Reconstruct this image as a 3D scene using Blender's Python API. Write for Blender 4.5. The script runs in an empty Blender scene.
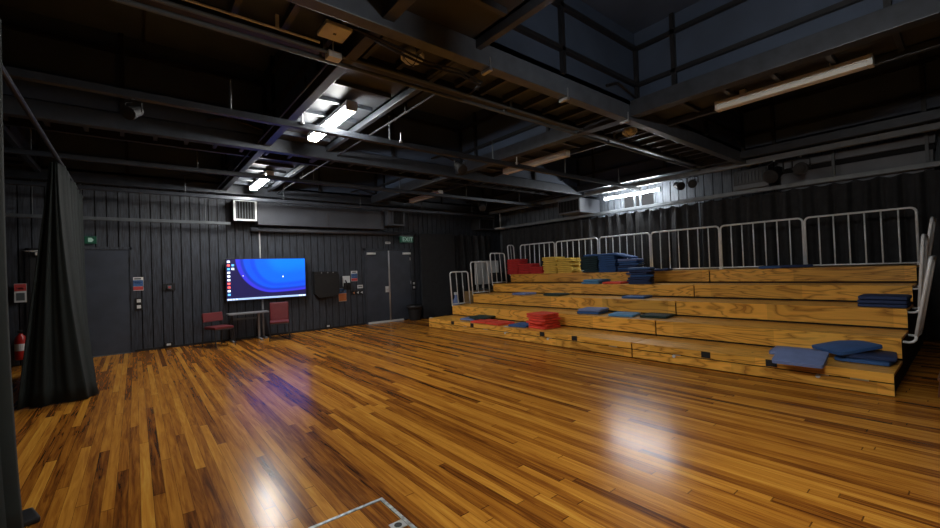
import bpy, bmesh, math, random
from mathutils import Vector, Matrix
random.seed(7)
C = bpy.context.scene.collection
PI = math.pi

# ------------------------------------------------------------------ camera
YAW, PIT, ROL, FPX, CAMH = 0.6829, 0.0146, -0.0369, 412.14, 1.3975
fw = Vector((math.sin(YAW)*math.cos(PIT), math.cos(YAW)*math.cos(PIT), math.sin(PIT)))
r0 = Vector((math.cos(YAW), -math.sin(YAW), 0)); u0 = r0.cross(fw)
r2 = r0*math.cos(ROL)+u0*math.sin(ROL); u2 = -r0*math.sin(ROL)+u0*math.cos(ROL)
cd = bpy.data.cameras.new('camera'); cam = bpy.data.objects.new('camera', cd); C.objects.link(cam)
cd.sensor_width = 36; cd.lens = FPX/940*36; cd.clip_start = 0.05; cd.clip_end = 100
m = Matrix((r2, u2, -fw)).transposed().to_4x4(); m.translation = (0, 0, CAMH)
cam.matrix_world = m
bpy.context.scene.camera = cam

# ------------------------------------------------------------------ materials
def mat(name, col, rough=.6, metal=0, var=.12, scale=8, bump=0, bscale=60, spec=None, stretch=None):
    M = bpy.data.materials.new(name); M.use_nodes = True
    nt = M.node_tree; b = nt.nodes['Principled BSDF']
    b.inputs['Roughness'].default_value = rough; b.inputs['Metallic'].default_value = metal
    if spec is not None: b.inputs['Specular IOR Level'].default_value = spec
    tc = nt.nodes.new('ShaderNodeTexCoord'); src = tc.outputs['Object']
    if stretch:
        mp = nt.nodes.new('ShaderNodeMapping'); mp.inputs['Scale'].default_value = stretch
        nt.links.new(src, mp.inputs['Vector']); src = mp.outputs['Vector']
    n = nt.nodes.new('ShaderNodeTexNoise'); n.inputs['Scale'].default_value = scale; n.inputs['Detail'].default_value = 5
    nt.links.new(src, n.inputs['Vector'])
    r = nt.nodes.new('ShaderNodeValToRGB')
    r.color_ramp.elements[0].position = .3; r.color_ramp.elements[1].position = .7
    r.color_ramp.elements[0].color = (*[c*(1-var) for c in col], 1)
    r.color_ramp.elements[1].color = (*[min(1, c*(1+var)) for c in col], 1)
    nt.links.new(n.outputs['Fac'], r.inputs['Fac']); nt.links.new(r.outputs['Color'], b.inputs['Base Color'])
    if bump:
        n2 = nt.nodes.new('ShaderNodeTexNoise'); n2.inputs['Scale'].default_value = bscale; n2.inputs['Detail'].default_value = 4
        nt.links.new(src, n2.inputs['Vector'])
        bp = nt.nodes.new('ShaderNodeBump'); bp.inputs['Strength'].default_value = bump; bp.inputs['Distance'].default_value = .01
        nt.links.new(n2.outputs['Fac'], bp.inputs['Height']); nt.links.new(bp.outputs['Normal'], b.inputs['Normal'])
    return M

def emis(name, col, s):
    M = bpy.data.materials.new(name); M.use_nodes = True
    b = M.node_tree.nodes['Principled BSDF']
    b.inputs['Base Color'].default_value = (*[c*.5 for c in col], 1); b.inputs['Roughness'].default_value = .4
    b.inputs['Emission Color'].default_value = (*col, 1); b.inputs['Emission Strength'].default_value = s
    return M

def math_node(nt, op, a, b=None):
    n = nt.nodes.new('ShaderNodeMath'); n.operation = op
    for i, v in enumerate((a, b)):
        if v is None: continue
        if isinstance(v, (int, float)): n.inputs[i].default_value = v
        else: nt.links.new(v, n.inputs[i])
    return n.outputs[0]

def floor_mat():
    M = bpy.data.materials.new('timber_strip_floor'); M.use_nodes = True
    nt = M.node_tree; b = nt.nodes['Principled BSDF']; L = nt.links
    tc = nt.nodes.new('ShaderNodeTexCoord'); sx = nt.nodes.new('ShaderNodeSeparateXYZ'); L.new(tc.outputs['Object'], sx.inputs[0])
    W = .064
    xs = math_node(nt, 'DIVIDE', sx.outputs[0], W); bi = math_node(nt, 'FLOOR', xs); fx = math_node(nt, 'FRACT', xs)
    wn = nt.nodes.new('ShaderNodeTexWhiteNoise'); wn.noise_dimensions = '1D'; L.new(bi, wn.inputs['W'])
    yo = math_node(nt, 'ADD', math_node(nt, 'DIVIDE', sx.outputs[1], 2.4), math_node(nt, 'MULTIPLY', wn.outputs['Value'], 17.3))
    yi = math_node(nt, 'FLOOR', yo); fy = math_node(nt, 'FRACT', yo)
    cb = nt.nodes.new('ShaderNodeCombineXYZ'); L.new(bi, cb.inputs[0]); L.new(yi, cb.inputs[1])
    wn2 = nt.nodes.new('ShaderNodeTexWhiteNoise'); wn2.noise_dimensions = '3D'; L.new(cb.outputs[0], wn2.inputs['Vector'])
    # grain, displaced per board
    cb2 = nt.nodes.new('ShaderNodeCombineXYZ')
    L.new(math_node(nt, 'MULTIPLY', sx.outputs[0], 34), cb2.inputs[0])
    L.new(math_node(nt, 'MULTIPLY', sx.outputs[1], 1.7), cb2.inputs[1])
    L.new(math_node(nt, 'MULTIPLY', wn2.outputs['Value'], 60), cb2.inputs[2])
    n = nt.nodes.new('ShaderNodeTexNoise'); n.inputs['Scale'].default_value = 1.0; n.inputs['Detail'].default_value = 7
    n.inputs['Roughness'].default_value = .62; n.inputs['Distortion'].default_value = .7
    L.new(cb2.outputs[0], n.inputs['Vector'])
    f = math_node(nt, 'ADD', math_node(nt, 'MULTIPLY', wn2.outputs['Value'], .54), math_node(nt, 'MULTIPLY', math_node(nt, 'SUBTRACT', n.outputs['Fac'], .5), 1.1))
    f = math_node(nt, 'ADD', f, .24)
    r = nt.nodes.new('ShaderNodeValToRGB'); e = r.color_ramp.elements
    e[0].position = .08; e[0].color = (.045, .013, .004, 1); e[1].position = .95; e[1].color = (.66, .335, .052, 1)
    for p, c in ((.3, (.21, .066, .010, 1)), (.52, (.40, .152, .019, 1)), (.75, (.57, .245, .032, 1))):
        k = e.new(p); k.color = c
    L.new(f, r.inputs['Fac'])
    # joints
    g1 = math_node(nt, 'LESS_THAN', fx, .035); g2 = math_node(nt, 'LESS_THAN', fy, .003)
    g = math_node(nt, 'MAXIMUM', g1, g2)
    mx = nt.nodes.new('ShaderNodeMix'); mx.data_type = 'RGBA'; L.new(math_node(nt, 'MULTIPLY', g, .7), mx.inputs['Factor'])
    L.new(r.outputs['Color'], mx.inputs['A']); mx.inputs['B'].default_value = (.03, .012, .005, 1)
    L.new(mx.outputs['Result'], b.inputs['Base Color'])
    n3 = nt.nodes.new('ShaderNodeTexNoise'); n3.inputs['Scale'].default_value = 2.5; n3.inputs['Detail'].default_value = 5
    L.new(tc.outputs['Object'], n3.inputs['Vector'])
    L.new(math_node(nt, 'ADD', math_node(nt, 'MULTIPLY', n3.outputs['Fac'], .12), .16), b.inputs['Roughness'])
    bp = nt.nodes.new('ShaderNodeBump'); bp.inputs['Strength'].default_value = .05; bp.inputs['Distance'].default_value = .004
    L.new(math_node(nt, 'SUBTRACT', math_node(nt, 'MULTIPLY', n.outputs['Fac'], .5), g), bp.inputs['Height'])
    L.new(bp.outputs['Normal'], b.inputs['Normal'])
    b.inputs['Specular IOR Level'].default_value = .18
    return M

def ply_mat(name, seed, along='y', light=1.0):
    M = bpy.data.materials.new(name); M.use_nodes = True
    nt = M.node_tree; b = nt.nodes['Principled BSDF']; L = nt.links
    tc = nt.nodes.new('ShaderNodeTexCoord')
    mp = nt.nodes.new('ShaderNodeMapping'); mp.inputs['Scale'].default_value = (2.3, .36, 2.3); mp.inputs['Location'].default_value = (seed, seed*2.3, seed*.7)
    L.new(tc.outputs['Object'], mp.inputs[0])
    n = nt.nodes.new('ShaderNodeTexNoise'); n.inputs['Scale'].default_value = 1.5; n.inputs['Detail'].default_value = 3; n.inputs['Distortion'].default_value = .6
    L.new(mp.outputs[0], n.inputs['Vector'])
    rings = math_node(nt, 'FRACT', math_node(nt, 'MULTIPLY', n.outputs['Fac'], 11))
    r = nt.nodes.new('ShaderNodeValToRGB'); e = r.color_ramp.elements
    e[0].position = 0; e[0].color = (.38*light, .145*light, .018*light, 1); e[1].position = 1; e[1].color = (.58*light, .27*light, .042*light, 1)
    for p, c in ((.22, (.84, .415, .064)), (.75, (.90, .465, .080))):
        k = e.new(p); k.color = (*[q*light for q in c], 1)
    L.new(rings, r.inputs['Fac'])
    mp2 = nt.nodes.new('ShaderNodeMapping'); mp2.inputs['Scale'].default_value = (60, 3, 60); L.new(tc.outputs['Object'], mp2.inputs[0])
    n2 = nt.nodes.new('ShaderNodeTexNoise'); n2.inputs['Scale'].default_value = 1; n2.inputs['Detail'].default_value = 4; L.new(mp2.outputs[0], n2.inputs['Vector'])
    # panel to panel tone
    sx = nt.nodes.new('ShaderNodeSeparateXYZ'); L.new(tc.outputs['Object'], sx.inputs[0])
    wn = nt.nodes.new('ShaderNodeTexWhiteNoise'); wn.noise_dimensions = '1D'
    L.new(math_node(nt, 'FLOOR', math_node(nt, 'ADD', math_node(nt, 'DIVIDE', sx.outputs[1], 1.3), seed)), wn.inputs['W'])
    v = math_node(nt, 'ADD', math_node(nt, 'MULTIPLY', n2.outputs['Fac'], .35), math_node(nt, 'MULTIPLY', wn.outputs['Value'], .22))
    v = math_node(nt, 'ADD', v, .7)
    hs = nt.nodes.new('ShaderNodeHueSaturation'); L.new(v, hs.inputs['Value']); L.new(r.outputs['Color'], hs.inputs['Color'])
    L.new(hs.outputs['Color'], b.inputs['Base Color'])
    b.inputs['Roughness'].default_value = .33
    return M

def screen_mat():
    M = bpy.data.materials.new('screen_image'); M.use_nodes = True
    nt = M.node_tree; b = nt.nodes['Principled BSDF']; L = nt.links
    tc = nt.nodes.new('ShaderNodeTexCoord'); s = nt.nodes.new('ShaderNodeSeparateXYZ'); L.new(tc.outputs['Object'], s.inputs[0])
    x, z = s.outputs[0], s.outputs[2]
    def ell(cx, cz, ax, az):
        dx = math_node(nt, 'SUBTRACT', x, cx); dx = math_node(nt, 'DIVIDE', math_node(nt, 'MINIMUM', dx, math_node(nt, 'MULTIPLY', dx, .3)), ax); dz = math_node(nt, 'DIVIDE', math_node(nt, 'SUBTRACT', z, cz), az)
        return math_node(nt, 'ADD', math_node(nt, 'MULTIPLY', dx, dx), math_node(nt, 'MULTIPLY', dz, dz))
    col = None
    base = nt.nodes.new('ShaderNodeRGB'); base.outputs[0].default_value = (.010, .008, .05, 1); cur = base.outputs[0]
    for (cx, cz, ax, az, c, soft) in ((.12, .98, .80, .84, (.03, .03, .55, 1), .06), (.14, .98, .74, .80, (.008, .03, .36, 1), .10),
                                      (.16, .98, .70, .76, (.006, .07, .66, 1), .14), (.18, .98, .58, .70, (.006, .055, .58, 1), .14),
                                      (.20, .98, .52, .66, (.004, .10, .74, 1), .30), (.30, .98, .40, .44, (.003, .15, .86, 1), .9)):
        d = ell(cx, cz, ax, az)
        mr = nt.nodes.new('ShaderNodeMapRange'); mr.interpolation_type = 'SMOOTHSTEP'
        L.new(d, mr.inputs['Value']); mr.inputs['From Min'].default_value = 1-soft; mr.inputs['From Max'].default_value = 1
        mr.inputs['To Min'].default_value = 1; mr.inputs['To Max'].default_value = 0
        mx = nt.nodes.new('ShaderNodeMix'); mx.data_type = 'RGBA'; L.new(mr.outputs[0], mx.inputs['Factor'])
        L.new(cur, mx.inputs['A']); mx.inputs['B'].default_value = c; cur = mx.outputs['Result']
    b.inputs['Base Color'].default_value = (.01, .01, .02, 1); b.inputs['Roughness'].default_value = .25
    L.new(cur, b.inputs['Emission Color']); b.inputs['Emission Strength'].default_value = EM_TV
    return M

EM_TV = .85
EM_LAMP = 58
M = {}
M['floor'] = floor_mat()
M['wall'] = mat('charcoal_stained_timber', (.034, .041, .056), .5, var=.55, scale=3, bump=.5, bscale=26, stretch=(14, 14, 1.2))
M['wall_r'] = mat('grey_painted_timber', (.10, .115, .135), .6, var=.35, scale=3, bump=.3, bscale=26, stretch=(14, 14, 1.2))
M['void'] = mat('black_backing', (.006, .006, .007), .9)
M['blackwall'] = mat('black_painted_wall', (.016, .017, .019), .8, var=.2)
M['ceil'] = mat('dark_ceiling_panel', (.046, .066, .108), .55, var=.18, scale=2)  # blue in the base colour cancels part of the orange floor bounce
M['soffit'] = mat('blue_tinted_soffit_board', (.036, .052, .088), .6, var=.15, scale=3)  # bluish colour offsets the warm light bouncing up from the floor
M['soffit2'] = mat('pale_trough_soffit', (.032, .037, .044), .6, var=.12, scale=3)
M['beam'] = mat('dark_blue_grey_steel', (.046, .053, .066), .4, metal=.25, var=.2)
M['blacksteel'] = mat('black_steel', (.012, .012, .014), .45, var=.2)
M['greysteel'] = mat('grey_painted_steel', (.09, .105, .118), .6, metal=.0, var=.15)
M['duct'] = mat('blue_grey_duct_paint', (.060, .066, .082), .5, var=.12, scale=3)
M['ductlt'] = mat('pale_grey_duct_paint', (.13, .14, .16), .5, var=.12, scale=3)
M['door'] = mat('slate_door_paint', (.042, .052, .074), .5, var=.15, scale=4)
M['chrome'] = mat('brushed_steel', (.55, .56, .58), .3, metal=.85)
M['galv'] = mat('galvanised_rail', (.78, .81, .83), .38, metal=.1, var=.1)
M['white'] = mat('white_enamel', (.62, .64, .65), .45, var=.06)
M['drape'] = mat('black_wool_drape', (.026, .027, .030), .9, var=.25, bump=.2, bscale=300)
M['drapeg'] = mat('bottle_green_drape', (.0042, .0088, .0082), .85, var=.25, bump=.2, bscale=300)
M['board'] = mat('charcoal_felt_board', (.023, .025, .029), .85, var=.15)
M['black'] = mat('black_plastic', (.007, .007, .008), .65)
M['beige'] = mat('aged_cream_plastic', (.72, .74, .72), .5, var=.08)
M['offtube'] = mat('unlit_tube_diffuser', (.82, .83, .80), .35, var=.05)
M['lamp'] = emis('lit_tube_diffuser', (1, .98, .93), EM_LAMP)
M['lampr'] = emis('lit_tube_diffuser_cool', (.95, .98, 1), EM_LAMP*1.4)
M['ply'] = ply_mat('golden_plywood', 3.1); M['ply2'] = ply_mat('golden_plywood_deck', 9.7, light=.95)
M['ply3'] = ply_mat('golden_plywood_fascia', 17.9)
M['maroon'] = mat('maroon_vinyl', (.15, .022, .026), .4, var=.1)
M['screen'] = screen_mat()
M['glow_white'] = emis('screen_white', (.75, .85, 1), 1.0); M['glow_red'] = emis('screen_red', (.9, .12, .1), .9)
M['glow_blue'] = emis('screen_blue', (.1, .4, .95), .9); M['rail'] = mat('pale_grey_channel_steel', (.20, .225, .245), .5, var=.12)
M['beam_lit'] = mat('lit_blue_grey_beam', (.085, .100, .125), .42, var=.18)  # paler copy of the beam steel, lamp light put into its colour
M['steelmid'] = mat('mid_grey_steel', (.26, .27, .29), .4, metal=.3)
M['bar'] = emis('screen_bar', (.30, .42, .72), .8)
M['signgreen'] = emis('exit_green', (.01, .08, .045), .12); M['signwhite'] = emis('exit_white', (.4, .6, .5), .12)
M['paper'] = mat('white_paper', (.62, .64, .66), .6, var=.05); M['pblue'] = mat('printed_blue', (.05, .13, .33), .6)
M['pred'] = mat('printed_red', (.5, .06, .06), .6); M['porange'] = mat('printed_orange', (.55, .2, .08), .6)
M['red'] = mat('red_extinguisher', (.4, .015, .012), .35)
M['wood'] = mat('red_brown_wood', (.16, .06, .025), .4, var=.3, scale=4, stretch=(8, 1, 8))
M['paleply'] = mat('pale_timber', (.30, .19, .08), .5, var=.2)
M['hinge'] = mat('pitted_aluminium', (.33, .35, .35), .4, metal=.6, var=.5, scale=40)
CUSH = {
 'red': mat('red_canvas', (.74, .062, .032), .75, var=.15, bump=.25, bscale=200),
 'crimson': mat('crimson_canvas', (.56, .030, .030), .8, var=.15, bump=.25, bscale=200),
 'yellow': mat('mustard_canvas', (.80, .55, .10), .8, var=.12, bump=.25, bscale=200),
 'navy': mat('navy_canvas', (.016, .036, .115), .75, var=.15, bump=.25, bscale=200),
 'blue': mat('royal_blue_canvas', (.030, .095, .27), .75, var=.15, bump=.25, bscale=200),
 'periwinkle': mat('faded_blue_canvas', (.16, .22, .44), .75, var=.12, bump=.25, bscale=200),
 'skyblue': mat('sky_blue_canvas', (.09, .27, .50), .75, var=.12, bump=.25, bscale=200),
 'teal': mat('dark_teal_canvas', (.010, .034, .044), .8, var=.15, bump=.25, bscale=200),
 'green': mat('dark_green_canvas', (.012, .034, .030), .8, var=.15, bump=.25, bscale=200),
}

# ------------------------------------------------------------------ mesh helpers
class MB:
    def __init__(s): s.bm = bmesh.new()
    def box(s, a, b, rot=None, bev=0):
        c = [(a[i]+b[i])/2 for i in range(3)]; d = [abs(b[i]-a[i]) for i in range(3)]
        mtx = Matrix.Translation(c) @ (rot if rot else Matrix()) @ Matrix.Diagonal((*d, 1))
        g = bmesh.ops.create_cube(s.bm, size=1, matrix=mtx)
        if bev:
            es = list({e for v in g['verts'] for e in v.link_edges})
            bmesh.ops.bevel(s.bm, geom=es, offset=bev, segments=2, affect='EDGES', profile=.6)
        return s
    def tube(s, pts, r, n=8, closed=False):
        pts = [Vector(p) for p in pts]; k = len(pts); rings = []
        up = None
        for i, p in enumerate(pts):
            if closed: t = (pts[(i+1) % k]-pts[i-1]).normalized()
            elif i == 0: t = (pts[1]-p).normalized()
            elif i == k-1: t = (p-pts[i-1]).normalized()
            else: t = ((pts[i+1]-p).normalized()+(p-pts[i-1]).normalized()).normalized()
            if up is None:
                up = Vector((0, 0, 1)) if abs(t.z) < .9 else Vector((1, 0, 0))
            a = (up-t*up.dot(t))
            if a.length < 1e-4: a = t.orthogonal()
            a.normalize(); bb = t.cross(a); up = a
            rings.append([s.bm.verts.new(p+(a*math.cos(2*PI*j/n)+bb*math.sin(2*PI*j/n))*r) for j in range(n)])
        for i in range(k if closed else k-1):
            A, B = rings[i], rings[(i+1) % k]
            for j in range(n): s.bm.faces.new((A[j], A[(j+1) % n], B[(j+1) % n], B[j]))
        if not closed:
            s.bm.faces.new(rings[0][::-1]); s.bm.faces.new(rings[-1])
        return s
    def cyl(s, a, b, r, n=16): return s.tube([a, b], r, n)
    def lathe(s, prof, c=(0, 0, 0), n=24, axis='z'):
        rings = []
        for (r, h) in prof:
            ring = []
            for j in range(n):
                q = (r*math.cos(2*PI*j/n), r*math.sin(2*PI*j/n), h)
                if axis == 'y': q = (q[0], h, q[1])
                ring.append(s.bm.verts.new(Vector(c)+Vector(q)))
            rings.append(ring)
        for i in range(len(rings)-1):
            for j in range(n): s.bm.faces.new((rings[i][j], rings[i][(j+1) % n], rings[i+1][(j+1) % n], rings[i+1][j]))
        s.bm.faces.new(rings[0][::-1]); s.bm.faces.new(rings[-1])
        return s
    def prism(s, poly, y0, y1):       # polygon in xz, extruded in y
        A = [s.bm.verts.new((x, y0, z)) for x, z in poly]; B = [s.bm.verts.new((x, y1, z)) for x, z in poly]
        s.bm.faces.new(A); s.bm.faces.new(B[::-1])
        for i in range(len(poly)): s.bm.faces.new((A[i], B[i], B[(i+1) % len(poly)], A[(i+1) % len(poly)]))
        return s
    def grid(s, rows):
        V = [[s.bm.verts.new(p) for p in r] for r in rows]
        for i in range(len(V)-1):
            for j in range(len(V[0])-1): s.bm.faces.new((V[i][j], V[i][j+1], V[i+1][j+1], V[i+1][j]))
        return s
    def build(s, name, m, parent=None, loc=(0, 0, 0), rotz=0, smooth=False):
        bmesh.ops.recalc_face_normals(s.bm, faces=s.bm.faces)
        me = bpy.data.meshes.new(name); s.bm.to_mesh(me); s.bm.free()
        me.materials.append(m)
        if smooth:
            for p in me.polygons: p.use_smooth = True
        o = bpy.data.objects.new(name, me); C.objects.link(o)
        o.location = loc; o.rotation_euler = (0, 0, rotz)
        if parent: o.parent = parent
        return o

def tag(o, label=None, cat=None, group=None, kind=None):
    if label: o['label'] = label
    if cat: o['category'] = cat
    if group: o['group'] = group
    if kind: o['kind'] = kind
    return o
def thing(name, label, cat, loc=(0, 0, 0), rotz=0, group=None):
    o = bpy.data.objects.new(name, None); C.objects.link(o); o.empty_display_size = .1
    o.location = loc; o.rotation_euler = (0, 0, rotz)
    return tag(o, label, cat, group)
def struct(o): o['kind'] = 'structure'; return o
def text_mesh(txt, size, m, parent, loc, rot=(PI/2, 0, 0), ext=.0015, name='lettering'):
    cu = bpy.data.curves.new('txt', 'FONT'); cu.body = txt; cu.size = size; cu.extrude = ext
    cu.align_x = 'CENTER'; cu.align_y = 'CENTER'
    tmp = bpy.data.objects.new('txt', cu); C.objects.link(tmp)
    bpy.context.view_layer.update()
    me = bpy.data.meshes.new_from_object(tmp.evaluated_get(bpy.context.evaluated_depsgraph_get()))
    bpy.data.objects.remove(tmp); me.materials.clear(); me.materials.append(m)
    o = bpy.data.objects.new(name, me); C.objects.link(o); o.parent = parent; o.location = loc; o.rotation_euler = rot
    return o

XL, XR, YN, YB = -2.1, 10.15, -2.0, 10.73
ZT = 4.45
# ------------------------------------------------------------------ shell
struct(MB().box((XL-.2, YN-.2, -.12), (XR+.2, YB+.2, 0)).build('floor', M['floor']))
def plank_wall(name, axis, u0_, u1, plane, outward, z0, z1, m, pitch=.17, skip=()):
    mb = MB(); u = u0_; k = 0
    back = MB()
    while u < u1-1e-6:
        e = min(u+pitch-.02, u1); d = .014+.005*random.random()
        segs = [(u, e, z0, z1)]
        for (a, b, zt) in skip:
            if e > a and u < b: segs = [(u, e, zt, z1)]+[(p, q, z0, zt) for p, q in ((u, min(e, a)), (max(u, b), e)) if q-p > .01]
        for (ua, ub, za, zb) in segs:
            if axis == 'x': mb.box((ua, plane-d*outward, za), (ub, plane, zb))
            else: mb.box((plane-d*outward, ua, za), (plane, ub, zb))
        u += pitch
    o = struct(mb.build(name, m)); return o
# back wall: backing slab + planks as its pattern
wb = struct(MB().box((XL, YB, 0), (XR, YB+.15, 3.6)).build('wall_back', M['void']))
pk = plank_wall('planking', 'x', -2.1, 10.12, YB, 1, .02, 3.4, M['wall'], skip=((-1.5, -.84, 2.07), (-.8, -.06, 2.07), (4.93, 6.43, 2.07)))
pk.parent = wb
wr = struct(MB().box((XR, YN, 0), (XR+.15, YB, 3.6)).build('wall_right', M['void']))
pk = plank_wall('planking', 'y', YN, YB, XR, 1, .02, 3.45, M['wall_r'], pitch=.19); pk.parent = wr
struct(MB().box((XL-.15, YN, 0), (XL, YB, 3.6)).build('wall_left', M['blackwall']))
struct(MB().box((XL, YN-.15, 0), (XR, YN, 3.6)).build('wall_near', M['blackwall']))
struct(MB().box((-.05, YB-.03, 0), (4.9, YB-.019, .045)).box((6.45, YB-.03, 0), (10.1, YB-.019, .045)).build('baseboard_back', M['black']))

# ------------------------------------------------------------------ coffered ceiling
XB = [(-2.1, -1.3), (1.55, 2.45), (5.2, 6.1), (9.1, 10.15)]       # bands along y
YBD = [(-2.0, -.2), (2.77, 3.65), (6.55, 7.45), (10.35, 10.73)]   # bands along x
ZS = 3.48
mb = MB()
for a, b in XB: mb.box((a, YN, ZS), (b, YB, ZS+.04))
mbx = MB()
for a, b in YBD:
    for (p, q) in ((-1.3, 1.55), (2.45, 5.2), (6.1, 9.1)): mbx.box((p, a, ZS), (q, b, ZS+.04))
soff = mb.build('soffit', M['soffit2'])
cells = [(x0, x1, y0, y1) for (x0, x1) in ((-1.3, 1.55), (2.45, 5.2), (6.1, 9.1)) for (y0, y1) in ((-.2, 2.77), (3.65, 6.55), (7.45, 10.35))]
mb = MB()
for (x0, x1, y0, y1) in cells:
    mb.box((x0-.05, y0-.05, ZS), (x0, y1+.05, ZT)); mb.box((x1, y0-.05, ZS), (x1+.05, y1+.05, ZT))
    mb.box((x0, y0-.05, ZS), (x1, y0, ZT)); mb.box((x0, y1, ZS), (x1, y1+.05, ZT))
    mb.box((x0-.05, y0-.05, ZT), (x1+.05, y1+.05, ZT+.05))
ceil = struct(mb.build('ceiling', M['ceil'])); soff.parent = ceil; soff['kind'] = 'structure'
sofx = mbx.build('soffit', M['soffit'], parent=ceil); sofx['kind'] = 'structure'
mb = MB()      # ribs under the soffits
for a, b in YBD[1:3]:
    x = -1.2
    while x < 9.0:
        mb.box((x, a+.16, ZS-.07), (x+.045, b-.1, ZS)); x += .36
for a, b in XB[:3]:
    for y0, y1 in ((-.2, 2.77), (3.65, 6.55), (7.45, 10.35)):
        y = y0+.1
        while y < y1:
            mb.box((a+.1, y, ZS-.05), (b-.1, y+.045, ZS)); y += .48
rb = mb.build('soffit_rib', M['beam'], parent=ceil); rb['kind'] = 'structure'
# steel angle framing inside every coffer: corner posts, wall posts and two rings
k = 0
for (x0, x1, y0, y1) in cells:
    mb = MB(); w = .05
    for z in (3.72, 4.2):
        mb.box((x0, y0, z), (x1, y0+w, z+w)).box((x0, y1-w, z), (x1, y1, z+w)).box((x0, y0+w, z), (x0+w, y1-w, z+w)).box((x1-w, y0+w, z), (x1, y1-w, z+w))
    for (px, py) in ((x0, y0), (x1-w, y0), (x0, y1-w), (x1-w, y1-w)): mb.box((px, py, ZS), (px+w, py+w, 4.25))
    for t in (.42,):
        xx = x0+(x1-x0)*t
        mb.box((xx, y1-w, ZS), (xx+w, y1, ZT)); mb.box((xx, y0, ZS), (xx+w, y0+w, ZT))
    for t in (.2, .82):
        yy = y0+(y1-y0)*t
        mb.box((x1-w, yy, ZS), (x1, yy+w, ZT)); mb.box((x0, yy, ZS), (x0+w, yy+w, ZT))
    # small lower bracket frame in the far corner
    mb.tube([(x1-.75, y1-.03, 3.56), (x1-.5, y1-.03, 3.66), (x1-.05, y1-.03, 3.56)], .016, 6)
    # ceiling battens
    mb.box((x0, y0+(y1-y0)*.5, ZT-.02), (x1, y0+(y1-y0)*.5+.03, ZT)); mb.box((x0+(x1-x0)*.5, y0, ZT-.02), (x0+(x1-x0)*.5+.03, y1, ZT))
    k += 1
    struct(mb.build('ceiling_frame', M['blacksteel']))
# beams edging the bands
def beam(a, b, m='beam'):
    return struct(MB().box(a, b, bev=.006).build('ceiling_beam', M[m]))
for (a, b) in YBD[1:]:
    beam((-2.1, a+.02, 3.28), (10.1, a+.14, ZS), 'beam_lit' if a < 3 else 'beam')
    if b < 10.5:
        struct(MB().box((-2.1, b-.05, 3.38), (10.1, b+.02, ZS)).build('ceiling_beam', M['blacksteel']))
for (a, b) in XB:
    beam((a-.05, YN, 3.34), (a+.05, YB, ZS)) if a > -2 else None
    if b < 10: beam((b-.02, YN, 3.40), (b+.045, YB, ZS))
# deep beam beside the unlit lights
beam((5.04, YN, 3.32), (5.16, YB, 3.52))
def pipe(name, a, b, r, m, label, cat='pipe', group=None, clip=None):
    A, B = Vector(a), Vector(b)
    mb = MB().cyl((0, 0, 0), B-A, r, 10)
    if clip:
        for q in range(5):
            p = (B-A)*(q+.5)/5; mb.box((p.x-.012, p.y-.012, 0), (p.x+.012, p.y+.012, clip-a[2]+.003))
    o = mb.build(name, M[m], loc=a, smooth=False)
    return tag(o, label, cat, group)
pipe('conduit', (-2.1, 3.52, 3.35), (9.3, 3.52, 3.35), .017, 'greysteel', 'thin grey ceiling conduit nearer the bulkhead lamps, of a close pair', group='twin conduits', clip=ZS)
pipe('conduit', (-2.1, 3.63, 3.33), (9.3, 3.63, 3.33), .020, 'greysteel', 'thin grey ceiling conduit on the far side of a close pair', group='twin conduits', clip=ZS)
pipe('conduit', (-2.1, 3.44, 3.37), (1.25, 3.44, 3.37), .010, 'beige', 'thin cream conduit running to the cream sensor box on ceiling', clip=ZS)
for xx, yy in ((2.62, 'right'), (1.42, 'left')):
    pipe('conduit', (xx, 3.7, 3.36), (xx, 10.3, 3.36), .012, 'blacksteel', 'thin dark conduit along the %s side of the lit light trough' % yy, group='trough conduits', clip=ZS)

# ------------------------------------------------------------------ lighting bars
def bar(y, z, x0, x1, label, s=.036, m='beam'):
    t = thing('lighting_bar', label, 'lighting bar', (x0, y, z), group='lighting bars across the room')
    MB().box((0, -s, -s), (x1-x0, s, s), bev=.008).build('channel', M[m], t)
    n = 6
    for i in range(n):
        px = (x1-x0)*(i+.5)/n
        MB().cyl((px, 0, s), (px, 0, 3.52-z), .010, 8).build('hanger', M['greysteel'], t)
    return t
bar(4.95, 3.16, -2.0, 9.3, 'dark steel lighting bar crossing just below the nearer lit ceiling light')
bar(10.08, 3.14, -2.0, 9.3, 'dark steel lighting bar nearest the back wall, above the white grille')
bar(8.0, 3.2, -2.0, 9.3, 'dark steel lighting bar between the two lit ceiling lights and the back bar')
# batten hung on the back wall planks
t = thing('batten_bar', 'grey batten hung by thin rods across the planks above the left door', 'lighting bar', (-2.0, 10.45, 2.63))
MB().box((0, -.025, -.03), (3.67, .025, .03), bev=.006).build('channel', M['greysteel'], t)
for px in (.62, 1.25, 2.85, 3.2): MB().cyl((px, 0, .03), (px, 0, .85), .008, 6).build('hanger', M['greysteel'], t)
# right wall rails
t = thing('lighting_rail', 'grey steel rail high along the right wall with the black spotlights', 'lighting bar', (9.4, YN, 3.3))
MB().box((-.05, .05, -.05), (.05, 12.4, .05), bev=.008).build('channel', M['rail'], t)
for yy in (1.0, 3.2, 5.6, 8.0, 10.2, 12.0): MB().cyl((0, yy, .05), (0, yy, .2), .012, 8).build('hanger', M['greysteel'], t)
t = thing('drape_rail', 'grey steel channel carrying the black drapes behind the tiered seating', 'curtain rail', (9.78, YN, 2.79))
MB().box((-.04, .05, -.04), (.04, 12.6, .04), bev=.008).build('channel', M['rail'], t)
for yy in (2.42, 3.55, 7.2, 7.35, 9.6, 11.4):
    MB().box((-.02, yy, .04), (.02, yy+.04, .68)).build('hanger', M['greysteel'], t)

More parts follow.
